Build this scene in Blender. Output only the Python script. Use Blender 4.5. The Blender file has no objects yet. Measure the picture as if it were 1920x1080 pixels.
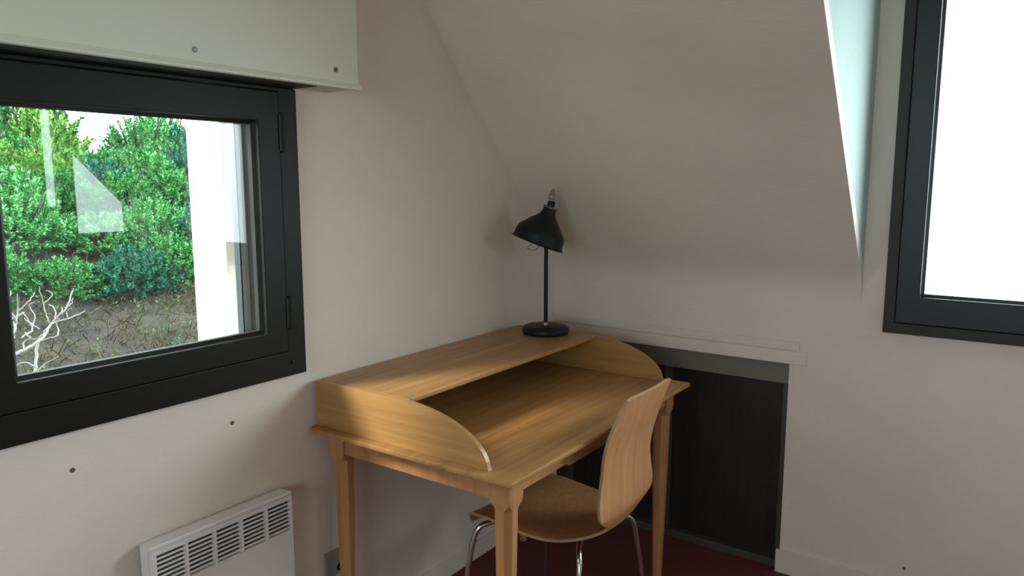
import bpy, bmesh, math, random
from mathutils import Vector, Matrix, noise
random.seed(7)
S = bpy.context.scene
COL = S.collection
PI = math.pi

# ------------------------------------------------------------------ camera
cam_d = bpy.data.cameras.new('camera'); cam = bpy.data.objects.new('camera', cam_d); COL.objects.link(cam)
cam.location = (1.6966, -2.7424, 1.45)
cam.rotation_euler = (math.radians(82.0), 0, math.radians(35.1))
cam_d.sensor_width = 36.0; cam_d.lens = 36.0 * 1400 / 1920
cam_d.clip_start = 0.05; cam_d.clip_end = 200
S.camera = cam
S.view_settings.view_transform = 'Standard'; S.view_settings.look = 'None'
S.view_settings.gamma = 1.0; S.view_settings.use_curve_mapping = False
S.view_settings.exposure = -0.07
S.cycles.max_bounces = 10; S.cycles.diffuse_bounces = 6; S.cycles.transparent_max_bounces = 16
S.cycles.caustics_reflective = False; S.cycles.caustics_refractive = False
S.cycles.sample_clamp_indirect = 6.0

# ------------------------------------------------------------------ overcast sky, brightest towards the hidden sun beyond the dormer window
SKY_BASE = 8.6; SKY_GLOW = 12.5
w = bpy.data.worlds.new('world'); S.world = w; w.use_nodes = True
nt = w.node_tree; N = nt.nodes; L = nt.links; N.clear()
out = N.new('ShaderNodeOutputWorld'); bg = N.new('ShaderNodeBackground')
tc = N.new('ShaderNodeTexCoord')
dot = N.new('ShaderNodeVectorMath'); dot.operation = 'DOT_PRODUCT'
sd = Vector((0.52, 0.78, 0.34)).normalized(); dot.inputs[1].default_value = sd
L.new(tc.outputs['Generated'], dot.inputs[0])
mx = N.new('ShaderNodeMath'); mx.operation = 'MAXIMUM'; mx.inputs[1].default_value = 0; L.new(dot.outputs['Value'], mx.inputs[0])
pw = N.new('ShaderNodeMath'); pw.operation = 'POWER'; pw.inputs[1].default_value = 5; L.new(mx.outputs[0], pw.inputs[0])
ma = N.new('ShaderNodeMath'); ma.operation = 'MULTIPLY_ADD'; ma.inputs[1].default_value = SKY_GLOW; ma.inputs[2].default_value = SKY_BASE
L.new(pw.outputs[0], ma.inputs[0])
sep = N.new('ShaderNodeSeparateXYZ'); L.new(tc.outputs['Generated'], sep.inputs[0])
mr = N.new('ShaderNodeMapRange'); mr.inputs[1].default_value = -0.55; mr.inputs[2].default_value = -0.10
mr.inputs[3].default_value = 0.18; mr.inputs[4].default_value = 1.0; L.new(sep.outputs['Z'], mr.inputs[0])
mu = N.new('ShaderNodeMath'); mu.operation = 'MULTIPLY'; L.new(ma.outputs[0], mu.inputs[0]); L.new(mr.outputs[0], mu.inputs[1])
bg.inputs['Color'].default_value = (0.86, 0.96, 1.02, 1)
L.new(mu.outputs[0], bg.inputs['Strength']); L.new(bg.outputs[0], out.inputs[0])

def portal(name, loc, rot, sx, sy):
    d = bpy.data.lights.new(name, 'AREA'); d.shape = 'RECTANGLE'; d.size = sx; d.size_y = sy
    o = bpy.data.objects.new(name, d); COL.objects.link(o); o.location = loc; o.rotation_euler = rot
    d.cycles.is_portal = True
    return o
# hazy low sun shining in obliquely through the casement window
sl = bpy.data.lights.new('hazy_sun', 'SUN'); sl.energy = 7.0; sl.angle = math.radians(13); sl.color = (1.0, .93, .80)
so = bpy.data.objects.new('hazy_sun', sl); COL.objects.link(so); so.location = (-3, -8, 5)
so.rotation_euler = Vector((-.45, -.82, .70)).to_track_quat('Z', 'Y').to_euler()
# openings of the room through which sky light is sampled
portal('window_portal', (-0.30, -2.18, 1.32), (0, -PI/2, 0), 0.75, 1.40)
portal('window_portal', (2.10, 0.27, 1.55), (-PI/2, 0, 0), 1.65, 1.25)
portal('window_portal', (3.60, -0.26, 1.5), (0, PI/2, 0), 1.1, 0.55)
portal('window_portal', (1.9, -5.77, 1.55), (PI/2, 0, 0), 2.3, 1.35)

# ------------------------------------------------------------------ materials
def mat(name, color=(.5,.5,.5), rough=.6, metal=0.0, spec=.5):
    m = bpy.data.materials.new(name); m.use_nodes = True
    b = m.node_tree.nodes['Principled BSDF']
    b.inputs['Base Color'].default_value = (*color, 1); b.inputs['Roughness'].default_value = rough
    b.inputs['Metallic'].default_value = metal; b.inputs['Specular IOR Level'].default_value = spec
    return m
def nodes(m): return m.node_tree.nodes, m.node_tree.links, m.node_tree.nodes['Principled BSDF']
def ramp(Nn, stops):
    r = Nn.new('ShaderNodeValToRGB'); e = r.color_ramp.elements
    e[0].position, e[0].color = stops[0][0], (*stops[0][1], 1)
    e[1].position, e[1].color = stops[-1][0], (*stops[-1][1], 1)
    for p, c in stops[1:-1]:
        k = e.new(p); k.color = (*c, 1)
    return r
def objco(Nn, Ll, scale=(1,1,1)):
    t = Nn.new('ShaderNodeTexCoord'); mp = Nn.new('ShaderNodeMapping'); mp.inputs['Scale'].default_value = scale
    Ll.new(t.outputs['Object'], mp.inputs[0]); return mp

def paper_mat(name, ca, cb, bump=.12):
    """woven wallpaper, faintly uneven in tone"""
    m = mat(name, ca, .85, spec=.2); Nn, Ll, b = nodes(m)
    mp = objco(Nn, Ll)
    n1 = Nn.new('ShaderNodeTexNoise'); n1.inputs['Scale'].default_value = 2.2; n1.inputs['Detail'].default_value = 5
    Ll.new(mp.outputs[0], n1.inputs['Vector'])
    r = ramp(Nn, [(.35, ca), (.65, cb)]); Ll.new(n1.outputs[0], r.inputs[0])
    mp2 = objco(Nn, Ll, (1, 1, 9)); n2 = Nn.new('ShaderNodeTexNoise'); n2.inputs['Scale'].default_value = 28; n2.inputs['Detail'].default_value = 4
    Ll.new(mp2.outputs[0], n2.inputs['Vector'])
    r2 = ramp(Nn, [(.3, (.955,.955,.955)), (.7, (1,1,1))]); Ll.new(n2.outputs[0], r2.inputs[0])
    mxr = Nn.new('ShaderNodeMix'); mxr.data_type = 'RGBA'; mxr.blend_type = 'MULTIPLY'; mxr.inputs[0].default_value = 1
    Ll.new(r.outputs[0], mxr.inputs[6]); Ll.new(r2.outputs[0], mxr.inputs[7]); Ll.new(mxr.outputs[2], b.inputs['Base Color'])
    bp = Nn.new('ShaderNodeBump'); bp.inputs['Strength'].default_value = bump; bp.inputs['Distance'].default_value = .002
    Ll.new(n2.outputs[0], bp.inputs['Height']); Ll.new(bp.outputs[0], b.inputs['Normal'])
    return m
def wood_mat(name, dark, light, rough=.38, axis=1, grain=30, coat=.08):
    m = mat(name, light, rough); Nn, Ll, b = nodes(m)
    sc = [grain, grain, grain]; sc[axis] = grain * .045
    mp = objco(Nn, Ll, sc)
    n1 = Nn.new('ShaderNodeTexNoise'); n1.inputs['Scale'].default_value = 1.6; n1.inputs['Detail'].default_value = 7; n1.inputs['Distortion'].default_value = .6
    Ll.new(mp.outputs[0], n1.inputs['Vector'])
    mid = tuple((a+c)/2 for a, c in zip(dark, light))
    r = ramp(Nn, [(.28, dark), (.5, mid), (.68, light)]); Ll.new(n1.outputs[0], r.inputs[0])
    Ll.new(r.outputs[0], b.inputs['Base Color'])
    bp = Nn.new('ShaderNodeBump'); bp.inputs['Strength'].default_value = .05; bp.inputs['Distance'].default_value = .001
    Ll.new(n1.outputs[0], bp.inputs['Height']); Ll.new(bp.outputs[0], b.inputs['Normal'])
    b.inputs['Coat Weight'].default_value = coat; b.inputs['Coat Roughness'].default_value = .45
    return m
def leaf_mat(name, stops, trans=.35):
    m = bpy.data.materials.new(name); m.use_nodes = True; Nn, Ll = m.node_tree.nodes, m.node_tree.links; Nn.clear()
    o = Nn.new('ShaderNodeOutputMaterial'); g = Nn.new('ShaderNodeNewGeometry'); oi = Nn.new('ShaderNodeObjectInfo')
    a = Nn.new('ShaderNodeMath'); a.operation = 'MULTIPLY_ADD'; a.inputs[1].default_value = .75
    s = Nn.new('ShaderNodeMath'); s.operation = 'MULTIPLY'; s.inputs[1].default_value = .25
    Ll.new(oi.outputs['Random'], s.inputs[0]); Ll.new(g.outputs['Random Per Island'], a.inputs[0]); Ll.new(s.outputs[0], a.inputs[2])
    r = ramp(Nn, stops); Ll.new(a.outputs[0], r.inputs[0])
    d = Nn.new('ShaderNodeBsdfDiffuse'); t = Nn.new('ShaderNodeBsdfTranslucent'); mxs = Nn.new('ShaderNodeMixShader'); mxs.inputs[0].default_value = trans
    Ll.new(r.outputs[0], d.inputs[0]); Ll.new(r.outputs[0], t.inputs[0]); Ll.new(d.outputs[0], mxs.inputs[1]); Ll.new(t.outputs[0], mxs.inputs[2])
    Ll.new(mxs.outputs[0], o.inputs[0]); return m
def glass_mat(name, mirror=1.0, tint=(.97,1,.985)):
    m = bpy.data.materials.new(name); m.use_nodes = True; Nn, Ll = m.node_tree.nodes, m.node_tree.links; Nn.clear()
    o = Nn.new('ShaderNodeOutputMaterial'); tr = Nn.new('ShaderNodeBsdfTransparent'); tr.inputs[0].default_value = (*tint, 1)
    gl = Nn.new('ShaderNodeBsdfGlossy'); gl.inputs['Roughness'].default_value = 0
    f = Nn.new('ShaderNodeFresnel'); ge = Nn.new('ShaderNodeNewGeometry'); io = Nn.new('ShaderNodeMapRange')
    io.inputs[3].default_value = 1.5; io.inputs[4].default_value = 1/1.5; Ll.new(ge.outputs['Backfacing'], io.inputs[0]); Ll.new(io.outputs[0], f.inputs[0])   # same reflectance from either side of the sheet
    k = Nn.new('ShaderNodeMath'); k.operation = 'MULTIPLY'; k.inputs[1].default_value = mirror; Ll.new(f.outputs[0], k.inputs[0])
    mxs = Nn.new('ShaderNodeMixShader'); Ll.new(k.outputs[0], mxs.inputs[0]); Ll.new(tr.outputs[0], mxs.inputs[1]); Ll.new(gl.outputs[0], mxs.inputs[2])
    Ll.new(mxs.outputs[0], o.inputs[0]); return m

M_wall = paper_mat('wallpaper', (.725,.652,.578), (.765,.692,.618))
M_cheek = paper_mat('cheek_mint', (.40,.50,.475), (.45,.55,.525))  # cheek colour, darker and greener than the wallpaper
M_panel = wood_mat('desk_panel_wood', (.32,.158,.050), (.44,.235,.080), axis=0, grain=26)
M_ceil = mat('ceiling_paint', (.70,.66,.60), .9)
M_floor = mat('dark_red_floor', (.085,.022,.022), .75, spec=.25)
Nn, Ll, b = nodes(M_floor); mp = objco(Nn, Ll); n1 = Nn.new('ShaderNodeTexNoise'); n1.inputs['Scale'].default_value = 90; n1.inputs['Detail'].default_value = 3
Ll.new(mp.outputs[0], n1.inputs['Vector']); r = ramp(Nn, [(.3, (.12,.030,.032)), (.7, (.16,.043,.043))]); Ll.new(n1.outputs[0], r.inputs[0]); Ll.new(r.outputs[0], b.inputs['Base Color'])
M_desk = wood_mat('desk_wood', (.28,.132,.042), (.44,.228,.078), axis=1, grain=26)
M_leg = wood_mat('desk_leg_wood', (.37,.165,.068), (.50,.25,.108), axis=2, grain=26)
M_ply = wood_mat('chair_plywood', (.47,.215,.088), (.58,.29,.125), axis=2, grain=30, rough=.42)
M_plyedge = mat('plywood_edge', (.38,.24,.14), .7, spec=.2)
M_chrome = mat('chrome', (.62,.62,.62), .22, metal=1)
M_bronze = mat('bronze_aluminium', (.008,.008,.0065), .48, spec=.18)
M_black = mat('black_rubber', (.004,.004,.004), .7)
M_hinge = mat('hinge_bronze', (.012,.012,.010), .5, spec=.2)
M_box = mat('shutter_box_paint', (.60,.60,.49), .5)
M_screw = mat('screw_steel', (.12,.11,.10), .5, metal=.6)
M_screwl = mat('screw_grey', (.30,.29,.26), .5, metal=.3)
M_rad = mat('heater_white', (.80,.78,.77), .45)
M_dark = mat('heater_inside', (.06,.065,.07), .8)
M_lamp = mat('lamp_black', (.006,.008,.011), .45, spec=.3)
M_collar = mat('lamp_collar', (.16,.15,.13), .5, metal=.5)
M_bulb = glass_mat('bulb_glass', 2.5, (.70,.68,.64))
M_brass = mat('filament_mount', (.45,.42,.36), .4, metal=.6)
M_pane = glass_mat('window_glass', .72)
M_clw = wood_mat('closet_door_wood', (.006,.0045,.0035), (.016,.012,.009), axis=2, grain=22, rough=.5, coat=0)
M_rail = mat('closet_rail_taupe', (.165,.145,.12), .5)
M_railg = mat('closet_frame_grey', (.06,.058,.05), .5)
M_plate = mat('outlet_plate', (.33,.29,.25), .5)
M_render = mat('white_render', (.86,.86,.84), .9)
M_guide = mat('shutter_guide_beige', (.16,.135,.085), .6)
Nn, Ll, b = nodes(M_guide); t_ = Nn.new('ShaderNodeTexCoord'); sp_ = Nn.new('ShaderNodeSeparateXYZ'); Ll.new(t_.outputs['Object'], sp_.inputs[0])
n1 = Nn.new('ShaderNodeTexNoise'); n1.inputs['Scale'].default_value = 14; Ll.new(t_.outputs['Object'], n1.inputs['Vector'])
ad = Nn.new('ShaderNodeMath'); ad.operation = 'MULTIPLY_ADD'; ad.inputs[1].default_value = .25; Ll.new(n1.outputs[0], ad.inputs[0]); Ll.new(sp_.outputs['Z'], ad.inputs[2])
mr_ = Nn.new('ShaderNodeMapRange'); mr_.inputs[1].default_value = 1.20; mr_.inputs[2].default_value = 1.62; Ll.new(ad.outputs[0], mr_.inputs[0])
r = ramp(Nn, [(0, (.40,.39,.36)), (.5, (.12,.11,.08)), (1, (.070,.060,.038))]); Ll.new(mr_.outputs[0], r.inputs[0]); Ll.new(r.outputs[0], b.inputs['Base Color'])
M_guide2 = mat('shutter_guide_grey', (.045,.058,.064), .3, spec=.5)
M_bark = mat('bark', (.018,.013,.009), .9)
M_pale = mat('pale_bark', (.16,.15,.135), .8)
LEAFS = [leaf_mat('leaf_green', [(0,(.004,.020,.004)),(.3,(.020,.10,.022)),(.65,(.055,.20,.06)),(.88,(.18,.42,.18)),(1,(.40,.56,.38))]),
         leaf_mat('leaf_blue_green', [(0,(.006,.026,.016)),(.4,(.020,.085,.055)),(.75,(.055,.17,.12)),(.9,(.15,.32,.25)),(1,(.36,.50,.44))]),
         leaf_mat('leaf_yellow_green', [(0,(.010,.036,.006)),(.4,(.040,.13,.022)),(.75,(.11,.25,.045)),(1,(.34,.40,.16))])]
M_dry = leaf_mat('dry_growth', [(0,(.012,.009,.005)),(.3,(.035,.028,.014)),(.7,(.075,.063,.034)),(.92,(.14,.13,.07)),(1,(.26,.25,.16))], .1)
M_weed = leaf_mat('weed_leaf', [(0,(.020,.040,.014)),(.6,(.050,.085,.032)),(1,(.14,.17,.10))])
M_earth = mat('bank_earth', (.07,.05,.035), .95)
Nn, Ll, b = nodes(M_earth); mp = objco(Nn, Ll); n1 = Nn.new('ShaderNodeTexNoise'); n1.inputs['Scale'].default_value = 5; n1.inputs['Detail'].default_value = 9
Ll.new(mp.outputs[0], n1.inputs['Vector']); r = ramp(Nn, [(.3, (.003,.002,.001)), (.5,(.009,.006,.003)), (.72, (.020,.015,.007))]); Ll.new(n1.outputs[0], r.inputs[0]); Ll.new(r.outputs[0], b.inputs['Base Color'])

# ------------------------------------------------------------------ helpers
def new_obj(name, bm, m, parent=None, smooth=False, bevel=0, mats=None):
    me = bpy.data.meshes.new(name)
    bmesh.ops.recalc_face_normals(bm, faces=bm.faces)
    if bevel:
        bmesh.ops.bevel(bm, geom=[e for e in bm.edges if len(e.link_faces) == 2 and e.calc_face_angle(0) > .5], offset=bevel, segments=2, affect='EDGES', profile=.6, clamp_overlap=True)
    bm.to_mesh(me); bm.free()
    for q in (mats or [m]): me.materials.append(q)
    if smooth:
        for p in me.polygons: p.use_smooth = True
        try: me.set_sharp_from_angle(angle=math.radians(38))
        except Exception: pass
    o = bpy.data.objects.new(name, me); COL.objects.link(o)
    if parent:
        o.parent = parent; o.matrix_parent_inverse = Matrix.Translation(-world_loc(parent))
    return o
def world_loc(o):
    v = Vector(o.location)
    if o.parent: v = Vector((0,0,0)) if o.type == 'MESH' else v + world_loc(o.parent)
    return v
def empty(name, loc, label=None, cat=None, group=None, kind=None):
    o = bpy.data.objects.new(name, None); COL.objects.link(o); o.location = loc; o.empty_display_size = .1
    return tag(o, label, cat, group, kind)
def tag(o, label=None, cat=None, group=None, kind=None):
    if label: o['label'] = label
    if cat: o['category'] = cat
    if group: o['group'] = group
    if kind: o['kind'] = kind
    return o
def box(bm, a, c):
    x0,y0,z0 = [min(p,q) for p,q in zip(a,c)]; x1,y1,z1 = [max(p,q) for p,q in zip(a,c)]
    v = [bm.verts.new(p) for p in ((x0,y0,z0),(x1,y0,z0),(x1,y1,z0),(x0,y1,z0),(x0,y0,z1),(x1,y0,z1),(x1,y1,z1),(x0,y1,z1))]
    for f in ((0,3,2,1),(4,5,6,7),(0,1,5,4),(1,2,6,5),(2,3,7,6),(3,0,4,7)): bm.faces.new([v[i] for i in f])
    return v
def obox(name, a, c, m, parent=None, bevel=0):
    bm = bmesh.new(); box(bm, a, c); return new_obj(name, bm, m, parent, bevel=bevel)
def prism(bm, pts, ax, lo, hi):
    """pts: outline in the two other axes (in order), extruded along ax from lo to hi"""
    def P(p, t):
        q = list(p); q.insert(ax, t); return q
    a = [bm.verts.new(P(p, lo)) for p in pts]; c = [bm.verts.new(P(p, hi)) for p in pts]
    bm.faces.new(a); bm.faces.new(c[::-1])
    for i in range(len(pts)):
        j = (i+1) % len(pts); bm.faces.new((a[i], a[j], c[j], c[i]))
def slab(bm, ax, t0, t1, ur, vr, holes):
    """wall slab across axis ax between t0 and t1, spanning ur x vr, with rectangular holes"""
    us = sorted({ur[0], ur[1], *[h[0] for h in holes], *[h[1] for h in holes]})
    vs = sorted({vr[0], vr[1], *[h[2] for h in holes], *[h[3] for h in holes]})
    full = lambda i, j: 0 <= i < len(us)-1 and 0 <= j < len(vs)-1 and not any(h[0] <= (us[i]+us[i+1])/2 <= h[1] and h[2] <= (vs[j]+vs[j+1])/2 <= h[3] for h in holes)
    cache = {}
    def V(u, v, t):
        k = (u, v, t)
        if k not in cache:
            q = [u, v]; q.insert(ax, t); cache[k] = bm.verts.new(q)
        return cache[k]
    for i in range(len(us)-1):
        for j in range(len(vs)-1):
            if not full(i, j): continue
            u0, u1, v0, v1 = us[i], us[i+1], vs[j], vs[j+1]
            for t in (t0, t1): bm.faces.new((V(u0,v0,t), V(u1,v0,t), V(u1,v1,t), V(u0,v1,t)))
            for (di, dj, a, c) in ((-1,0,(u0,v0),(u0,v1)), (1,0,(u1,v0),(u1,v1)), (0,-1,(u0,v0),(u1,v0)), (0,1,(u0,v1),(u1,v1))):
                if not full(i+di, j+dj): bm.faces.new((V(*a,t0), V(*c,t0), V(*c,t1), V(*a,t1)))
def tube(bm, pts, r, seg=12, caps=True, closed=False):
    pts = [Vector(p) for p in pts]; n = len(pts); rings = []
    rr = r if isinstance(r, (list, tuple)) else [r]*n
    prev = None
    for i, p in enumerate(pts):
        a = pts[(i-1) % n] if (closed or i) else p; c = pts[(i+1) % n] if (closed or i < n-1) else p
        t = (c-a).normalized()
        u = (prev - t*prev.dot(t)).normalized() if prev is not None and (prev - t*prev.dot(t)).length > 1e-5 else t.orthogonal().normalized()
        prev = u; v = t.cross(u)
        rings.append([bm.verts.new(p + (u*math.cos(2*PI*k/seg) + v*math.sin(2*PI*k/seg))*rr[i]) for k in range(seg)])
    for i in range(n if closed else n-1):
        A, B = rings[i], rings[(i+1) % n]
        for k in range(seg): bm.faces.new((A[k], A[(k+1)%seg], B[(k+1)%seg], B[k]))
    if caps and not closed: bm.faces.new(rings[0][::-1]); bm.faces.new(rings[-1])
def spline(pts, sub=6):
    P = [Vector(p) for p in pts]; o = []
    for i in range(len(P)-1):
        p0, p1, p2, p3 = P[max(i-1,0)], P[i], P[i+1], P[min(i+2,len(P)-1)]
        for k in range(sub):
            t = k/sub; o.append(.5*((2*p1)+(-p0+p2)*t+(2*p0-5*p1+4*p2-p3)*t*t+(-p0+3*p1-3*p2+p3)*t**3))
    o.append(P[-1]); return o
def lathe(bm, prof, origin, axis=(0,0,1), seg=48, close=False):
    """prof: (distance along axis, radius)"""
    ax = Vector(axis).normalized(); u = ax.orthogonal().normalized(); v = ax.cross(u); O = Vector(origin); rings = []
    for (h, r) in prof:
        if r < 1e-6: rings.append([bm.verts.new(O+ax*h)])
        else: rings.append([bm.verts.new(O+ax*h+(u*math.cos(2*PI*k/seg)+v*math.sin(2*PI*k/seg))*r) for k in range(seg)])
    prs = list(zip(rings, rings[1:])) + ([(rings[-1], rings[0])] if close else [])
    for A, B in prs:
        for k in range(seg):
            q = (k+1) % seg
            if len(A) == 1 and len(B) == 1: continue
            if len(A) == 1: bm.faces.new((A[0], B[k], B[q]))
            elif len(B) == 1: bm.faces.new((A[k], A[q], B[0]))
            else: bm.faces.new((A[k], A[q], B[q], B[k]))
def ring(bm, ax, t0, t1, o, i):
    """rectangular frame: outer (u0,u1,v0,v1), inner the same, through axis ax from t0 to t1"""
    slab(bm, ax, t0, t1, (o[0], o[1]), (o[2], o[3]), [(i[0], i[1], i[2], i[3])])
struct = lambda o, label=None: tag(o, label, None, None, 'structure')

# ------------------------------------------------------------------ room shell
RX, RY, RZ = 3.50, -5.5, 2.45          # right wall, front wall, ceiling
KN = 1.10                              # height of the knee wall
CX = 1.225                             # dormer cheek
W1 = (-2.83, -1.53, .955, 1.665)       # opening of window_1 (y, z)
W2 = (1.40, 2.86, 1.04, 2.16)          # opening of window_2 (x, z)
W4 = (.8, 3.0, .95, 2.15)  # opening of the added fill-light window
bm = bmesh.new()
slab(bm, 0, -.04, 0, (RY-.25, .25), (-.1, RZ), [(-2.93, -1.43, .955, 1.69)])
slab(bm, 0, -.265, -.0401, (RY-.25, .25), (-1.5, RZ+.3), [(W1[0], W1[1], W1[2], 2.2)])
struct(new_obj('wall_left', bm, None, mats=[M_wall, M_render]))
wl = bpy.data.objects['wall_left']
for p in wl.data.polygons:
    if p.center.x < -.0400001: p.material_index = 1
NX0, NX1, NZ = .014, 1.0, .80
bm = bmesh.new()
slab(bm, 1, 0, .10, (0, RX), (0, RZ), [(1.37, 2.89, 1.02, 2.18), (NX0, NX1, 0, NZ)])
slab(bm, 1, .1001, .25, (0, RX), (-1.5, RZ+.3), [W2])
struct(new_obj('wall_back', bm, M_wall))
# gable wall on the right with a window whose head follows the roof pitch
GA = (-.34, -.004, 1.115, 1.675, 1.31)  # y0, y1, sill, head at y0, head at y1
GB = (-.515, -.435, 1.30, 1.98, 1.94)
bm = bmesh.new()
slab(bm, 0, RX, RX+.07, (RY-.25, .25), (-1.5, RZ+.3), [(GB[0], GA[1], 1.115, 1.98)])
for (y0, y1, s, h0, h1) in (GA, GB): prism(bm, [(y0, h0), (y1, h1), (y1, 1.98), (y0, 1.98)], 0, RX, RX+.07)
prism(bm, [(GB[1], 1.115), (GA[0], 1.115), (GA[0], 1.98), (GB[1], 1.98)], 0, RX, RX+.07)
prism(bm, [(GB[0], 1.115), (GB[1], 1.115), (GB[1], 1.30), (GB[0], 1.30)], 0, RX, RX+.07)
struct(new_obj('wall_right', bm, M_wall))
bm = bmesh.new(); slab(bm, 1, RY-.25, RY, (0, RX), (-.1, RZ+.3), [W4]); struct(new_obj('wall_front', bm, M_wall))
struct(obox('floor', (-.04, RY, -.12), (RX, .10, 0), M_floor))
struct(obox('ceiling', (-.04, RY, RZ), (RX, .25, RZ+.12), M_ceil))
# sloping ceiling under the roof, its two edges pitched a hair differently as in the old house
bm = bmesh.new(); NU, NV = 6, 24
NC = 8; CV = .075
def slope_z(u, t):
    zl = KN - t*math.tan(math.radians(48.2)); zr = KN + .006 - t*math.tan(math.radians(46.4)); return zl + (zr-zl)*u
def slope_pt(u, j):
    # a plastered cove eases the knee wall into the slope, then the straight pitch
    if j <= NC:
        q = j/NC; A = Vector((0, slope_z(u, 0)-CV)); B_ = Vector((0, slope_z(u, 0))); C_ = Vector((-CV*.7, slope_z(u, -CV*.7)))
        P = A*(1-q)**2 + B_*2*q*(1-q) + C_*q*q; return Vector((u*CX, P.x-.0006, P.y))
    t = -CV*.7 - (j-NC)/(NV-NC)*(1.28-CV*.7); return Vector((u*CX, t, slope_z(u, t)))
g = [[bm.verts.new(slope_pt(i/NU, j)) for j in range(NV+1)] for i in range(NU+1)]
k = [[bm.verts.new(slope_pt(i/NU, j)+Vector((0, .03, .03))) for j in range(NV+1)] for i in range(NU+1)]
for i in range(NU):
    for j in range(NV):
        bm.faces.new((g[i][j], g[i+1][j], g[i+1][j+1], g[i][j+1])); bm.faces.new((k[i][j], k[i][j+1], k[i+1][j+1], k[i+1][j]))
for j in range(NV):
    bm.faces.new((g[0][j], g[0][j+1], k[0][j+1], k[0][j])); bm.faces.new((g[NU][j], k[NU][j], k[NU][j+1], g[NU][j+1]))
for i in range(NU):
    bm.faces.new((g[i][0], k[i][0], k[i+1][0], g[i+1][0])); bm.faces.new((g[i][NV], g[i+1][NV], k[i+1][NV], k[i][NV]))
struct(new_obj('ceiling_slope', bm, M_wall, smooth=True))
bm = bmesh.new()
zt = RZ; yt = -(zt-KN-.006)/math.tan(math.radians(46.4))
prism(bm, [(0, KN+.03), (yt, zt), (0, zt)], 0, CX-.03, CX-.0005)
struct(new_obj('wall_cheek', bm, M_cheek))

# baseboards and trims (papered over like the walls)
def trim(name, a, c, m=M_wall, bev=.002): return struct(obox(name, a, c, m, bevel=bev))
trim('baseboard_left', (0, RY, 0), (.012, 0, .068))
trim('baseboard_right', (NX1-.012, -.013, 0), (RX, 0, .088))
trim('trim_1', (.012, -.009, NZ+.002), (1.058, 0, .850))
trim('trim_2', (.012, -.007, .8545), (1.034, 0, .884))
trim('trim_3', (NX1+.0, -.003, .089), (NX1+.013, 0, NZ), bev=.001)

# ------------------------------------------------------------------ closet under the eaves: two sliding doors between rails
struct(obox('trim_4', (NX0, .012, .722), (NX1, .055, NZ), M_rail, bevel=.002), 'taupe top rail of the low closet opening')
struct(obox('trim_5', (NX0, .02, 0), (NX1, .099, .030), M_railg, bevel=.002), 'grey bottom rail of the low closet')
struct(obox('trim_6', (NX1-.022, .014, .0305), (NX1-.0005, .099, .7215), M_railg, bevel=.002), 'grey right jamb of the low closet')
def closet_door(name, x0, x1, y0, label):
    bm = bmesh.new(); box(bm, (x0, y0, .031), (x1, y0+.016, .7215)); d = new_obj(name, bm, M_clw)
    struct(d, label)
    for a, c in (((x0-.001, y0-.004, .031), (x0+.038, y0-.0002, .7215)), ):
        obox('stile', a, c, M_railg, d, bevel=.001)
    return d
struct(obox('trim_9', (NX0+.0005, .0555, .0305), (NX0+.0055, .0995, .7215), M_railg), 'grey left jamb of the low closet')
struct(obox('trim_10', (NX0+.0005, .0005, .0305), (NX0+.0055, .0545, .7215), M_railg), 'grey left jamb lining of the low closet')
closet_door('door_1', NX0+.006, .53, .076, 'dark brown sliding closet door behind the desk')
closet_door('door_2', .497, NX1-.0225, .056, 'dark brown sliding closet door right of the chair')

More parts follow.
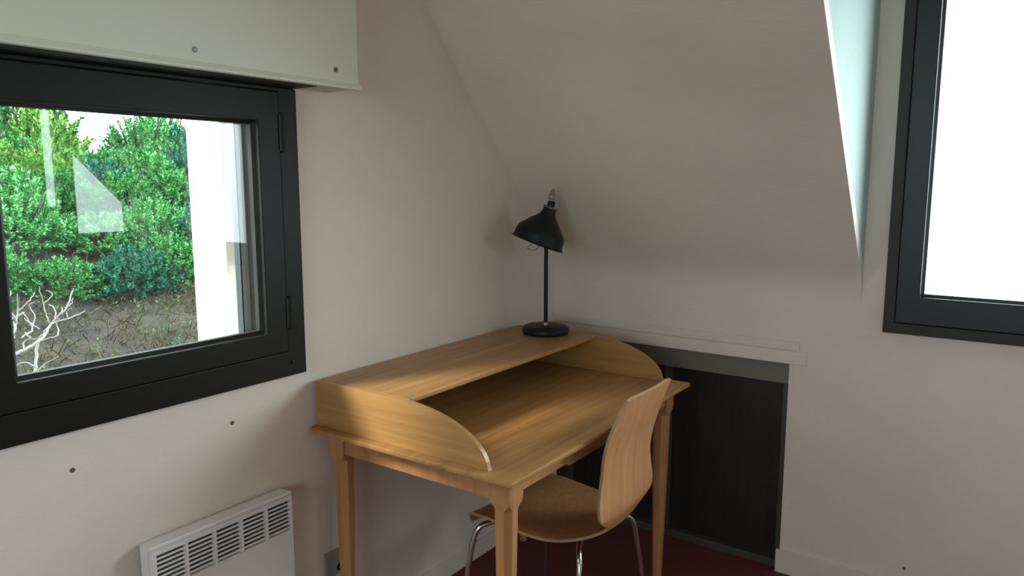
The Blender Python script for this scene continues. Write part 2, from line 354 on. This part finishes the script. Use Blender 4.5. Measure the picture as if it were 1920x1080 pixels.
# ------------------------------------------------------------------ windows
def window(name, ax, sgn, O, sashes, t_in, glass_t, label, hinges=None, face=.03, holes_in=None):
    """O outer rect (u0,u1,v0,v1); sashes list of (u0,u1,v0,v1, glass rect). sgn: +1 room side is +axis"""
    T = lambda t: t*sgn
    root = bpy.data.objects.new(name, None); COL.objects.link(root); tag(root, label, None, None, 'structure')
    bm = bmesh.new()
    slab(bm, ax, min(T(0.0005), T(face)), max(T(0.0005), T(face)), (O[0], O[1]), (O[2], O[3]), [s[0:4] for s in sashes])
    I = holes_in
    slab(bm, ax, min(T(-.038), T(.0003)), max(T(-.038), T(.0003)), (I[0], I[1]), (I[2], I[3]), [s[0:4] for s in sashes])
    new_obj('frame', bm, M_bronze, root, bevel=.0025)
    for s in sashes:
        e = .0025; u0, u1, v0, v1 = s[0]+e, s[1]-e, s[2]+e, s[3]-e; G = s[4]
        bm = bmesh.new(); ring(bm, ax, min(T(-.032), T(face+.006)), max(T(-.032), T(face+.006)), (u0,u1,v0,v1), G)
        sa = new_obj('sash', bm, M_bronze, root, bevel=.003)
        # glazing bead with a sloping shoulder
        bm = bmesh.new(); bw = .008
        gi = (G[0]+bw, G[1]-bw, G[2]+bw, G[3]-bw)
        oc = [(G[0],G[2]),(G[1],G[2]),(G[1],G[3]),(G[0],G[3])]; ic = [(gi[0],gi[2]),(gi[1],gi[2]),(gi[1],gi[3]),(gi[0],gi[3])]
        def V(p, t):
            q = list(p); q.insert(ax, T(t)); return bm.verts.new(q)
        A = [V(p, face-.004) for p in oc]; B = [V(p, face-.012) for p in ic]; Cc = [V(p, .0005) for p in ic]; D = [V(p, .0005) for p in oc]
        for q in range(4):
            n_ = (q+1) % 4
            for X, Y in ((A, B), (B, Cc), (Cc, D), (D, A)): bm.faces.new((X[q], X[n_], Y[n_], Y[q]))
        new_obj('glazing_bead', bm, M_bronze, sa)
        bm = bmesh.new(); ring(bm, ax, min(T(.0006), T(face-.0135)), max(T(.0006), T(face-.0135)), (gi[0]-.002, gi[1]+.002, gi[2]-.002, gi[3]+.002), (gi[0]+.0012, gi[1]-.0012, gi[2]+.0012, gi[3]-.0012)); new_obj('gasket', bm, M_black, sa)
        a = [G[0]+.0005, G[2]+.0005]; c = [G[1]-.0005, G[3]-.0005]; a.insert(ax, T(-.006)); c.insert(ax, T(-.001))
        obox('pane', a, c, M_pane, sa)
    return root
s1 = (-2.187, -1.445, .987, 1.69, (-2.117, -1.5155, 1.050, 1.610))
s0 = (-2.875, -2.215, .987, 1.69, (-2.805, -2.285, 1.050, 1.610))  # unseen second sash, added to let more daylight in
win1 = window('window_1', 0, 1, (-2.935, -1.386, .919, 1.70), [s1, s0], 0, 0, 'dark bronze casement window left of the desk looking onto a green bank', holes_in=(-2.93, -1.43, .957, 1.69))
for z0, z1 in ((1.530, 1.635), (1.052, 1.143)):
    bm = bmesh.new(); tube(bm, [(.037, -1.4385, z0), (.037, -1.4385, z1)], .0065, 14)
    tube(bm, [(.037, -1.4385, (z0+z1)/2-.0012), (.037, -1.4385, (z0+z1)/2+.0012)], .0072, 14)
    box(bm, (.030, -1.452, z0+.004), (.0385, -1.425, z1-.004))
    new_obj('hinge', bm, M_hinge, win1, smooth=True)
bm = bmesh.new(); lathe(bm, [(0,0),(0,.005),(.003,.0045),(.004,0)], (.030, -1.432, .957), (1,0,0), 14); new_obj('drain_cap', bm, M_black, win1)
s2 = (1.334, 2.926, .992, 2.19, (1.404, 2.856, 1.084, 2.115))
win2 = window('window_2', 1, -1, (1.300, 2.960, .957, 2.225), [s2], 0, 0, 'dark bronze dormer window glowing white on the right', face=.03, holes_in=(1.371, 2.889, 1.021, 2.179))
M_frame2 = mat('bronze_aluminium_flare', (.028,.026,.023), .5, spec=.3); M_sash2 = mat('bronze_aluminium_blue_veil', (.010,.012,.016), .4, spec=.4)  # same bronze, with the window's flare and blue veil put into its colour
for o in win2.children:
    if o.name.startswith('frame'): o.data.materials[0] = M_frame2
    if o.name.startswith('sash'): o.data.materials[0] = M_sash2
# gable window in the right wall (seen mirrored in the pane of window_1)
root = bpy.data.objects.new('window_3', None); COL.objects.link(root); tag(root, 'gable window with a slanted head in the right wall', None, None, 'structure')
for (y0, y1, s, h0, h1) in (GA, GB):
    bm = bmesh.new(); prism(bm, [(y0+.0005, s+.0005), (y1-.0005, s+.0005), (y1-.0005, h1-.001), (y0+.0005, h0-.001)], 0, RX+.03, RX+.036); new_obj('pane', bm, M_pane, root)
# unseen window added in the front wall to fill the room with sky light
win_fill = window('fill_window', 1, 1, (.74, 3.06, .89, 2.21), [(.80, 1.885, .95, 2.15, (.86, 1.825, 1.01, 2.09)), (1.915, 3.0, .95, 2.15, (1.975, 2.94, 1.01, 2.09))], 0, 0, 'added fill-light window in the front wall behind the viewer', holes_in=(.801, 2.999, .951, 2.149))
win_fill.location = (0, RY, 0)

# roller shutter guides in the outer reveal of window_1
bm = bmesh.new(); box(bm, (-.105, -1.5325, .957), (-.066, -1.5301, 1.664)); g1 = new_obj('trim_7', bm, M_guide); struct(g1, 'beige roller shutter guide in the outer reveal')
bm = bmesh.new(); box(bm, (-.064, -1.5345, .957), (-.0405, -1.5301, 1.664)); struct(new_obj('trim_8', bm, M_guide2), 'grey roller shutter guide beside the glass')

# ------------------------------------------------------------------ roller shutter box above window_1
BD, BR, BZ = .13, -1.252, 1.703
sb = empty('shutter_box', (0, -2.1, BZ), 'cream roller shutter box on the left wall above the dark window', 'shutter box')
bm = bmesh.new(); box(bm, (.001, -3.05, BZ+.003), (BD, BR+.002, 2.03)); new_obj('casing', bm, M_box, sb, bevel=.003)
bm = bmesh.new(); prism(bm, [(BD-.012, BZ), (BD+.008, BZ), (BD+.008, BZ+.005), (BD+.003, BZ+.0165), (BD+.0002, BZ+.0165), (BD+.0002, BZ+.0028), (BD-.012, BZ+.0028)], 1, -3.06, BR+.008)
# prism takes (x,z) pairs around axis y
new_obj('bottom_lip', bm, M_box, sb)
obox('slot_cover', (.0005, -2.935, BZ-.0015), (BD-.013, -1.386, BZ+.0028), M_black, sb)
for (y, z, m_) in ((-1.7415, 1.7445, M_screwl), (-1.3315, 1.7495, M_screw)):
    P0 = Vector((BD, y, z))
    # positions taken on the plane of the casing front
    bm = bmesh.new(); lathe(bm, [(0,0),(0,.0068),(.002,.0060),(.0032,.003),(.0032,0)], P0, (1,0,0), 16)
    box(bm, (BD+.0030, y-.0045, z-.0007), (BD+.0036, y+.0045, z+.0007))
    new_obj('screw', bm, m_, sb)

# ------------------------------------------------------------------ desk
DX0, DX1, DY0, DY1, DZ = .016, .734, -1.376, -.272, .75
desk = empty('writing_desk', (.37, -.82, 0), 'honey coloured wooden writing desk with raised shelf and curved sides in the corner', 'desk')
bm = bmesh.new(); box(bm, (DX0, DY0, DZ-.014), (DX1, DY1, DZ)); new_obj('tabletop', bm, M_desk, desk, bevel=.004)
SH = .133; PY0, PY1 = -1.346, -.298
def side_profile():
    p = [(DX0+.004, DZ+.0002), (.645, DZ+.0002)]
    a, c0 = .300, .342
    for i in range(1, 21):
        t = i/20*PI/2; p.append((c0+a*math.cos(t), DZ+SH*math.sin(t)))
    p.append((DX0+.004, DZ+SH)); return p
for y0 in (PY0, PY1-.015):
    bm = bmesh.new(); prism(bm, side_profile(), 1, y0, y0+.015); new_obj('side_panel', bm, M_panel, desk, bevel=.0008)
bm = bmesh.new(); box(bm, (DX0+.002, PY0+.0155, DZ+SH-.012), (.372, PY1-.0155, DZ+SH+.0005)); new_obj('shelf', bm, M_desk, desk, bevel=.002)
bm = bmesh.new(); box(bm, (DX0+.002, PY0+.0155, DZ+.0003), (DX0+.012, PY1-.0155, DZ+SH-.0125)); new_obj('back_panel', bm, M_desk, desk)
LX0, LX1, LY0, LY1 = .040, .692, -1.325, -.318      # outer faces of the leg blocks
def apron(name, a, c, prof=None):
    return obox(name, a, c, M_leg, desk, bevel=.0015)
B = .062
apron('apron', (LX0+B, LY0+.006, .668), (LX1-B, LY0+.024, DZ-.0142))
apron('apron', (LX0+B, LY1-.024, .668), (LX1-B, LY1-.006, DZ-.0142))
apron('apron', (LX0+.006, LY0+B, .668), (LX0+.024, LY1-B, DZ-.0142))
bm = bmesh.new()
ya, yb = LY0+B, LY1-B
prism(bm, [(ya, .682), (ya+.225, .682), (ya+.235, .673), (yb-.235, .673), (yb-.225, .682), (yb, .682), (yb, DZ-.0142), (ya, DZ-.0142)], 0, LX1-.024, LX1-.006)
new_obj('apron', bm, M_leg, desk, bevel=.0015)
def desk_leg(cx, cy):
    """square block, lamb's-tongue stops into an octagonal tapering shaft"""
    bm = bmesh.new(); rings = []
    def octo(h, w, ch):
        w /= 2; c = w - ch
        return [bm.verts.new((cx+x, cy+y, h)) for x, y in ((w,-c),(w,c),(c,w),(-c,w),(-w,c),(-w,-c),(-c,-w),(c,-w))]
    for h, ww, ch in ((DZ-.0142, B, .0008), (.672, B, .0008), (.660, B-.0015, .0035), (.650, B-.005, .011), (.643, B-.007, .0155), (.45, B-.012, .0150), (.25, B-.021, .0120), (0.0, .030, .0088)):
        rings.append(octo(h, ww, ch))
    for A, Bq in zip(rings, rings[1:]):
        for k in range(8): bm.faces.new((A[k], A[(k+1)%8], Bq[(k+1)%8], Bq[k]))
    bm.faces.new(rings[0]); bm.faces.new(rings[-1][::-1])
    return new_obj('leg', bm, M_leg, desk)
for cx in (LX0+B/2, LX1-B/2):
    for cy in (LY0+B/2, LY1-B/2): desk_leg(cx, cy)

# ------------------------------------------------------------------ chair of bent plywood on chrome legs
CY = -.83
chair = empty('plywood_chair', (.56, CY, 0), 'bent plywood chair with chrome legs pushed under the desk', 'chair')
prof = [(.325,.398,.170),(.332,.418,.186),(.347,.431,.196),(.42,.433,.202),(.50,.425,.203),(.58,.419,.196),(.640,.420,.176),(.690,.424,.130),(.722,.433,.088),(.746,.450,.070),(.759,.474,.106),(.772,.505,.157),(.774,.54,.172),(.771,.585,.166),(.771,.64,.154),(.778,.70,.156),(.795,.76,.158),(.817,.82,.152),(.838,.872,.143)]
def smooth_prof(P, sub=5): return [tuple(v) for v in spline([Vector(p) for p in P], sub)]
pf = smooth_prof(prof); NW = 14; TH = .009
bm = bmesh.new(); top = []; bot = []
for i, (x, z, hw) in enumerate(pf):
    a = Vector(pf[max(i-1,0)][:2]); c = Vector(pf[min(i+1,len(pf)-1)][:2]); t = (c-a).normalized()
    nrm = Vector((-t.y, t.x))      # towards the sitter
    s_ = i/(len(pf)-1)
    dish = .009 if z > .5 else .010
    ta, tb = [], []
    for j in range(NW+1):
        q = -1+2*j/NW; y = CY + hw*q
        off = dish*(q*q)*(hw/.2)
        # back corners rounded
        P = Vector((x+nrm.x*off, y, z+nrm.y*off)); 
        if i > len(pf)-5 and abs(q) > .8: P.z -= (abs(q)-.8)*.025*(i-(len(pf)-5))/4
        ta.append(bm.verts.new(P+Vector((nrm.x*TH/2, 0, nrm.y*TH/2)))); tb.append(bm.verts.new(P-Vector((nrm.x*TH/2, 0, nrm.y*TH/2))))
    top.append(ta); bot.append(tb)
for i in range(len(pf)-1):
    for j in range(NW):
        bm.faces.new((top[i][j], top[i+1][j], top[i+1][j+1], top[i][j+1])); bm.faces.new((bot[i][j], bot[i][j+1], bot[i+1][j+1], bot[i+1][j]))
    for j in (0, NW):
        f = bm.faces.new((top[i][j], bot[i][j], bot[i+1][j], top[i+1][j])); f.material_index = 1
for i in (0, len(pf)-1):
    for j in range(NW):
        f = bm.faces.new((top[i][j], top[i][j+1], bot[i][j+1], bot[i][j])); f.material_index = 1
shell = new_obj('seat_shell', bm, None, chair, smooth=True, mats=[M_ply, M_plyedge])
CR = .0085
for sy in (-1, 1):
    Y = lambda d: CY + sy*d
    for pts in ([(.43, Y(.02), .404), (.405, Y(.10), .408), (.385, Y(.155), .410), (.366, Y(.186), .402), (.353, Y(.201), .372), (.345, Y(.216), .30), (.335, Y(.236), .15), (.325, Y(.250), .012)],
                [(.645, Y(.02), .398), (.665, Y(.09), .402), (.682, Y(.130), .401), (.697, Y(.155), .392), (.708, Y(.172), .368), (.716, Y(.186), .30), (.735, Y(.205), .15), (.755, Y(.222), .012)]):
        bm = bmesh.new(); tube(bm, spline(pts, 7), CR, 14); lg = new_obj('leg', bm, M_chrome, chair, smooth=True)
        e = Vector(pts[-1]); bm = bmesh.new(); lathe(bm, [(0,0),(0,.0105),(.02,.0115),(.022,.009),(.022,0)], (e.x, e.y, 0), (0,0,1), 16); new_obj('foot_cap', bm, M_black, lg)
bm = bmesh.new(); tube(bm, spline([(.40, CY, .402), (.52, CY, .397), (.67, CY, .400)], 6), .0085, 12); box(bm, (.47, CY-.05, .401), (.60, CY+.05, .406)); new_obj('under_frame', bm, M_chrome, chair, smooth=True)
chair.rotation_euler = (0, 0, 0)

# ------------------------------------------------------------------ desk lamp
LB = Vector((.193, -.380, DZ+SH+.0006))
RV = Vector((math.cos(math.radians(35.1)), math.sin(math.radians(35.1)), 0))
lamp = empty('desk_lamp', LB, 'black metal desk lamp with tilted bell shade and bulb on top', 'lamp')
bm = bmesh.new(); lathe(bm, [(0,0),(0,.080),(.003,.087),(.010,.090),(.020,.089),(.027,.083),(.031,.072),(.032,.015),(.032,0)], LB, (0,0,1), 64); new_obj('base', bm, M_lamp, lamp, smooth=True)
bm = bmesh.new(); lathe(bm, [(0,0),(0,.010),(.008,.010),(.010,.0075),(.010,0)], LB+Vector((0,0,.032)), (0,0,1), 20); new_obj('pole_collar', bm, M_brass, lamp, smooth=True)
shade_c = LB + RV*(-.034) + Vector((0, 0, .343))
AXS = (RV*.350 + Vector((0,0,1))*.937).normalized()
bm = bmesh.new(); tube(bm, [LB+Vector((0,0,.040)), LB+Vector((0,0,.39))], .0078, 16); new_obj('pole', bm, M_lamp, lamp, smooth=True)
K = 6.25e-4
sp = [(0,164),(3,165),(9,156),(22,153),(48,152),(75,146),(95,128),(118,106),(140,87),(160,66),(180,49),(200,41),(222,38)]
outer = [(h*K, r_*K) for h, r_ in sp]; inner = [(h+.0005 if i else h, max(r_-.0022, 0)) for i, (h, r_) in enumerate(outer)]
bm = bmesh.new(); lathe(bm, outer + inner[::-1], shade_c, AXS, 56, close=True); shade = new_obj('lamp_shade', bm, M_lamp, lamp, smooth=True)
top_c = shade_c + AXS*(222*K)
bm = bmesh.new(); lathe(bm, [(-.003,.022),(0,.028),(.004,.028),(.006,.022),(.006,0)], top_c, AXS, 32); new_obj('collar', bm, M_collar, shade, smooth=True)
ub = (Vector((0,0,1)) + RV*.12).normalized()
bm = bmesh.new(); lathe(bm, [(0,0),(0,.0145),(.016,.0145),(.021,.0125),(.021,0)], top_c + AXS*.006, ub, 24); sock = new_obj('socket', bm, M_lamp, lamp, smooth=True)
bt = top_c + AXS*.006 + ub*.0212
bm = bmesh.new(); lathe(bm, [(0,.0095),(.006,.0135),(.014,.0160),(.022,.0152),(.032,.0115),(.042,.0060),(.047,.0022),(.048,0)], bt, ub, 28); new_obj('bulb', bm, M_bulb, lamp, smooth=True)
bm = bmesh.new(); tube(bm, [bt, bt+ub*.012], .003, 8); tube(bm, spline([bt+ub*.012-RV*.004, bt+ub*.026-RV*.005, bt+ub*.032, bt+ub*.026+RV*.005, bt+ub*.012+RV*.004], 4), .0008, 6); new_obj('filament', bm, M_brass, lamp)
# wire loop hanging under the rim
c0 = shade_c + RV*(.012) + Vector((0,0,-.005))
pts = [c0+RV*.010+Vector((0,0,.010)), c0+RV*(-.006)+Vector((0,0,-.008)), c0+RV*(-.018)+Vector((0,0,-.020)), c0+RV*(-.030)+Vector((0,0,-.021)), c0+RV*(-.046)+Vector((0,0,-.016)), c0+RV*(-.044)+Vector((0,0,-.008)), c0+RV*(-.028)+Vector((0,0,.006)), c0+RV*(-.020)+Vector((0,0,.016))]
bm = bmesh.new(); tube(bm, spline(pts, 6), .0013, 8); new_obj('wire_loop', bm, M_screw, shade, smooth=True)
bm = bmesh.new(); lathe(bm, [(-.012,0),(-.012,.012),(.012,.012),(.012,0)], LB+Vector((0,0,.392)), (-RV.y, RV.x, 0), 20); new_obj('tilt_joint', bm, M_lamp, lamp, smooth=True)

# ------------------------------------------------------------------ wall heater
hx, hy0, hy1, hz0, hz1 = .062, -1.884, -1.480, .17, .605
ht = empty('wall_heater', (0, (hy0+hy1)/2, hz0), 'white electric convector heater on the left wall below the window', 'heater')
GZ0, GZ1 = .490, .592                       # grille zone
bm = bmesh.new()
prism(bm, [(.012, hz0), (hx-.004, hz0), (hx-.004, GZ0), (hx-.016, GZ0), (hx-.016, GZ1), (hx-.003, GZ1), (hx, .597), (hx, .601), (hx-.004, .604), (.012, .600)], 1, hy0, hy1)
new_obj('casing', bm, M_rad, ht, bevel=.001)
obox('grille_backing', (hx-.0155, hy0+.004, GZ0+.0005), (hx-.0145, hy1-.004, GZ1-.0005), M_dark, ht)
bm = bmesh.new()
gy0, gy1 = hy0+.012, hy1-.006; ncol, nrow = 5, 8; z0_, z1_ = GZ0+.004, GZ1-.006
box(bm, (hx-.013, hy0, z1_), (hx, hy1, GZ1-.0003)); box(bm, (hx-.013, hy0, GZ0+.0003), (hx, hy1, z0_))
box(bm, (hx-.013, hy0, z0_), (hx, gy0, z1_)); box(bm, (hx-.013, gy1, z0_), (hx, hy1, z1_))
cw = (gy1-gy0)/ncol
for c_ in range(1, ncol): box(bm, (hx-.013, gy0+cw*c_-.0035, z0_), (hx, gy0+cw*c_+.0035, z1_))
ph = (z1_-z0_)/nrow
for c_ in range(ncol):
    for r_ in range(nrow):
        z = z0_+ph*r_; ya, yb = gy0+cw*c_, gy0+cw*(c_+1)
        prism(bm, [(hx-.007, z+ph*.38), (hx-.0006, z+ph*.50), (hx-.0006, z+ph*.94), (hx-.007, z+ph*.82)], 1, ya, yb)
new_obj('grille', bm, M_rad, ht)
obox('front_panel', (hx-.0039, hy0, hz0+.002), (hx+.0, hy1, GZ0-.0003), M_rad, ht, bevel=.001)
obox('wall_bracket', (.0005, hy0+.03, .22), (.0118, hy1-.03, .58), M_dark, ht)

# ------------------------------------------------------------------ cable outlet and wall plugs
ou = empty('cable_outlet', (0, -1.285, .29), 'small taupe cable outlet plate with black hole beside desk leg', 'outlet')
obox('plate', (.0003, -1.325, .248), (.008, -1.245, .332), M_plate, ou, bevel=.003)
bm = bmesh.new(); lathe(bm, [(0,0),(0,.013),(.0015,.013),(.0015,.009),(.0008,0)], (.008, -1.268, .272), (1,0,0), 24); new_obj('cable_hole', bm, M_black, ou)
def plug(loc, axis, label):
    bm = bmesh.new(); lathe(bm, [(0,0),(0,.0055),(.0015,.005),(.002,.0025),(.0012,0)], loc, axis, 16)
    o = new_obj('wall_plug', bm, M_screw); return tag(o, label, 'wall plug', 'dark plugs in the walls')
plug((.0003, -1.612, .824), (1,0,0), 'tiny dark wall plug under right end of the dark window')
plug((.0003, -2.012, .824), (1,0,0), 'tiny dark wall plug above left end of the white heater')
plug((1.415, -.0003, .139), (0,-1,0), 'tiny dark wall plug low on the wall right of the closet')

# ------------------------------------------------------------------ the bank outside window_1
def gh(x, y):
    t = max(-x - 2.0, 0)
    return -.55 + .36*min(t, 5.2) + .09*max(t-5.2, 0) + .10*noise.noise(Vector((x*.5, y*.5, 0))) + .05*noise.noise(Vector((x*2, y*2, 3)))
bm = bmesh.new(); nx, ny = 50, 60
g = [[None]*(ny+1) for _ in range(nx+1)]
for i in range(nx+1):
    for j in range(ny+1):
        x = -.9-14*i/nx; y = -8+18*j/ny; g[i][j] = bm.verts.new((x, y, gh(x, y)))
for i in range(nx):
    for j in range(ny): bm.faces.new((g[i][j], g[i+1][j], g[i+1][j+1], g[i][j+1]))
bk = struct(new_obj('garden_bank', bm, M_earth, smooth=True), 'brown earth bank rising behind the house')
for p in bk.data.polygons: p.use_smooth = True

def leaf_mesh(name, n, rad, seed, leaf, m, up=.4, sprigs=60):
    rnd = random.Random(seed); V, F = [], []
    cs = []
    for _ in range(sprigs):
        th = rnd.random()*2*PI; ph_ = math.acos(1-1.35*rnd.random()); r_ = rad[0]*(.65+.35*rnd.random())*(1+.22*math.sin(3*th+seed))
        d = Vector((math.sin(ph_)*math.cos(th), math.sin(ph_)*math.sin(th), math.cos(ph_)))
        cs.append((Vector((d.x*r_, d.y*r_, d.z*rad[1]*(.7+.3*rnd.random())+rad[1]*.55)), d))
    per = n//sprigs
    for c, d in cs:
        ax = (d + Vector((0,0,up)) + Vector([rnd.uniform(-.35,.35) for _ in range(3)])).normalized(); ln = rad[0]*.42
        for k in range(per):
            t = k/per; base = c + ax*ln*(t-.35)
            s = ax.orthogonal().normalized(); s = Matrix.Rotation(k*2.4+rnd.random(), 3, ax) @ s
            dr = (s*(1-.5*t) + ax*(.35+.5*t) + Vector((0,0,-.1))).normalized(); wd = dr.cross(Vector([rnd.uniform(-1,1) for _ in range(3)])).normalized()
            L_ = leaf*(.7+.6*rnd.random()); W_ = L_*.24
            nrm = dr.cross(wd)*W_*.35
            i = len(V); V += [base, base+dr*L_*.5+wd*W_+nrm, base+dr*L_, base+dr*L_*.5-wd*W_+nrm]; F.append((i,i+1,i+2,i+3))
    me = bpy.data.meshes.new(name); me.from_pydata([tuple(v) for v in V], [], F); me.materials.append(m); return me
def stem_mesh(name, h, seed, m):
    rnd = random.Random(seed); bm = bmesh.new()
    for k in range(6):
        a = k*1.05+rnd.random(); q = [(0,0,-.1)]
        for s in range(1, 5): q.append((math.cos(a)*.13*s*h*rnd.uniform(.7,1.2), math.sin(a)*.13*s*h*rnd.uniform(.7,1.2), h*.3*s))
        tube(bm, q, [.022, .018, .013, .009, .004], 6)
    me = bpy.data.meshes.new(name); bm.to_mesh(me); bm.free(); me.materials.append(m); return me
variants = []
for i in range(4): variants.append((leaf_mesh('foliage_mesh', 7000, (.55,.48), 11+i, .054, LEAFS[(0,1,2,0)[i]], sprigs=200), stem_mesh('stem_mesh', .75, 50+i, M_bark)))
def shrub(x, y, v, s, label, group='shrubs on the bank', sz=1.0, name='green_shrub', sink=.12):
    r_ = bpy.data.objects.new(name, None); COL.objects.link(r_); r_.location = (x, y, gh(x, y)-sink); r_.rotation_euler = (0, 0, random.uniform(0, 6.28)); r_.scale = (s, s, s*sz)
    tag(r_, label, 'shrub', group)
    for nm, me in (('foliage', variants[v][0]), ('stem', variants[v][1])):
        o = bpy.data.objects.new(nm, me); COL.objects.link(o); o.parent = r_
ORD = ['leftmost', 'second from the left', 'third from the left', 'fourth from the left', 'fifth from the left', 'sixth from the left', 'seventh from the left', 'eighth from the left']
COLR = ['fresh green', 'blue green', 'yellow green', 'dark green']
ROWN = ['lowest', 'second lowest', 'third lowest', 'fourth lowest', 'fourth highest', 'third highest', 'second highest', 'highest']
variants[3] = (leaf_mesh('foliage_mesh', 7000, (.55,.48), 31, .046, LEAFS[0], sprigs=200), variants[3][1])
rnd = random.Random(5)
for ri in range(8):
    x = -5.15 - .70*ri; s0_ = .57 + .055*ri
    dist = 1.7 - x
    ya_ = -2.74 + dist*.30; yb_ = -2.74 + dist*.74; n = 7 if ri < 4 else 8
    for k in range(n):
        y = ya_ + (yb_-ya_)*(k+.5*(ri % 2))/(n-1) + rnd.uniform(-.12,.12); xx = x + rnd.uniform(-.2,.2)
        d = (y+2.74)/(1.7-xx); v = rnd.choice((0,3,2,0)) if d < .47 else rnd.choice((1,3,0,1))
        sz = rnd.uniform(.9,1.15)
        if ri == 7: sz = .34 if .43 < d < .56 else (1.9 if d <= .43 else 1.35)
        if ri == 6: sz = .42 if .435 < d < .545 else 1.25
        if ri == 5 and .44 < d < .54: sz = .72
        if ri == 4 and .44 < d < .53: sz = .85
        shrub(xx, y, v, s0_*rnd.uniform(.9,1.15), COLR[v] + ' shrub, ' + ORD[k] + ' in the ' + ROWN[ri] + ' row on the bank', sz=sz)

# dry undergrowth on the lower bank
rndd = random.Random(9); V, F = [], []
for _ in range(22000):
    x = -2.6 - 3.2*rndd.random(); y = -3.5+7.5*rndd.random(); z = gh(x, y)
    a = rndd.random()*2*PI; L_ = rndd.uniform(.04,.15); el = rndd.uniform(.1,1.2)
    d = Vector((math.cos(a)*math.cos(el), math.sin(a)*math.cos(el), math.sin(el))); wv = d.cross(Vector((rndd.uniform(-1,1), rndd.uniform(-1,1), .3))).normalized()*rndd.uniform(.0015,.0045)
    p = Vector((x, y, z-.01)); i = len(V); V += [tuple(p-wv), tuple(p+wv), tuple(p+d*L_+wv*.6), tuple(p+d*L_-wv*.6)]; F.append((i,i+1,i+2,i+3))
me = bpy.data.meshes.new('dry_undergrowth'); me.from_pydata(V, [], F); me.materials.append(M_dry)
o = bpy.data.objects.new('dry_undergrowth', me); COL.objects.link(o); tag(o, 'dry brown stalks and grass covering the lower bank', 'undergrowth', None, 'stuff')
V, F = [], []
for _ in range(420):
    x = -3.2 - 2.6*rndd.random(); y = -2.5+6.5*rndd.random(); z = gh(x, y)
    for k in range(14):
        a = rndd.random()*2*PI; L_ = rndd.uniform(.015,.04); el = rndd.uniform(.2,1.1); b0 = Vector((x+rndd.uniform(-.06,.06), y+rndd.uniform(-.06,.06), z+rndd.uniform(.0,.12)))
        d = Vector((math.cos(a)*math.cos(el), math.sin(a)*math.cos(el), math.sin(el))); wv = d.cross(Vector((0,0,1))).normalized()*L_*.3
        i = len(V); V += [tuple(b0), tuple(b0+d*L_*.5+wv), tuple(b0+d*L_), tuple(b0+d*L_*.5-wv)]; F.append((i,i+1,i+2,i+3))
me = bpy.data.meshes.new('ground_cover'); me.from_pydata(V, [], F); me.materials.append(M_weed)
o = bpy.data.objects.new('ground_cover', me); COL.objects.link(o); tag(o, 'small weeds scattered over the brown lower bank', 'weeds', None, 'stuff')

# pale bare branching shrub close to the window
bt_ = empty('bare_tree', (-2.25, -1.42, gh(-2.25,-1.42)), 'pale bare branching tree at the lower left of the window', 'tree')
bm = bmesh.new(); rb = random.Random(21)
def bp_(u, v, dx=0): return Vector((-2.2+dx, -1.345+u*.0025, .63+v*.00235))
BR_ = [([(60,-320),(50,-200),(52,-90),(62,-25),(75,25),(80,45)], .0085, .006),
       ([(-40,-20),(10,5),(40,18),(72,38),(100,62),(118,92),(132,128)], .0095, .003),
       ([(80,45),(100,62),(128,68),(152,80)], .0045, .002),
       ([(75,25),(98,38),(108,58),(110,68)], .004, .0025),
       ([(-30,20),(5,40),(25,52),(40,70),(48,95),(40,130)], .0075, .002),
       ([(-30,5),(0,22),(20,38),(38,42)], .007, .004),
       ([(-20,88),(10,80),(32,84),(46,92)], .005, .004),
       ([(40,70),(28,92),(12,108),(-8,122)], .004, .002),
       ([(46,92),(56,112),(72,128)], .0035, .0018),
       ([(20,100),(32,124),(38,135)], .003, .0015),
       ([(38,42),(60,52),(62,62),(58,78),(46,92)], .0045, .0035),
       ([(45,52),(52,40),(60,30)], .0035, .003),
       ([(95,60),(92,78),(86,105),(76,128),(72,142)], .0045, .0015),
       ([(86,105),(98,120),(90,132)], .0025, .0015),
       ([(112,82),(120,90),(126,84)], .0022, .0015),
       ([(98,72),(103,92),(100,98)], .003, .002),
       ([(-20,165),(8,172),(22,186),(26,206)], .006, .003),
       ([(-15,150),(12,166),(24,180)], .004, .002),
       ([(5,40),(-6,62),(-4,90),(-16,120)], .0045, .002), ([(25,52),(12,66),(8,84)], .0035, .0025), ([(40,18),(52,30),(66,34)], .0035, .002),
       ([(118,92),(132,98),(140,108)], .0022, .0014), ([(38,42),(30,58),(34,74)], .004, .003), ([(75,52),(60,62),(56,76)], .003, .002),
       ([(62,62),(70,80),(66,100),(70,110)], .003, .0016), ([(10,80),(2,100),(10,120)], .003, .0016), ([(128,68),(134,78),(136,88)], .002, .0014),
       ([(62,-25),(40,-8),(20,-14)], .004, .002), ([(52,-60),(80,-30),(100,-10)], .003, .0016)]
for pts, ra, rc in BR_:
    q = spline([bp_(u, v, rb.uniform(-.05,.05)) for u, v in pts], 5); nq = len(q)
    q = [p + Vector([rb.uniform(-.003,.003) for _ in range(3)]) for p in q]
    tube(bm, q, [ra+(rc-ra)*k/(nq-1) for k in range(nq)], 7)
new_obj('branches', bm, M_pale, bt_, smooth=True)
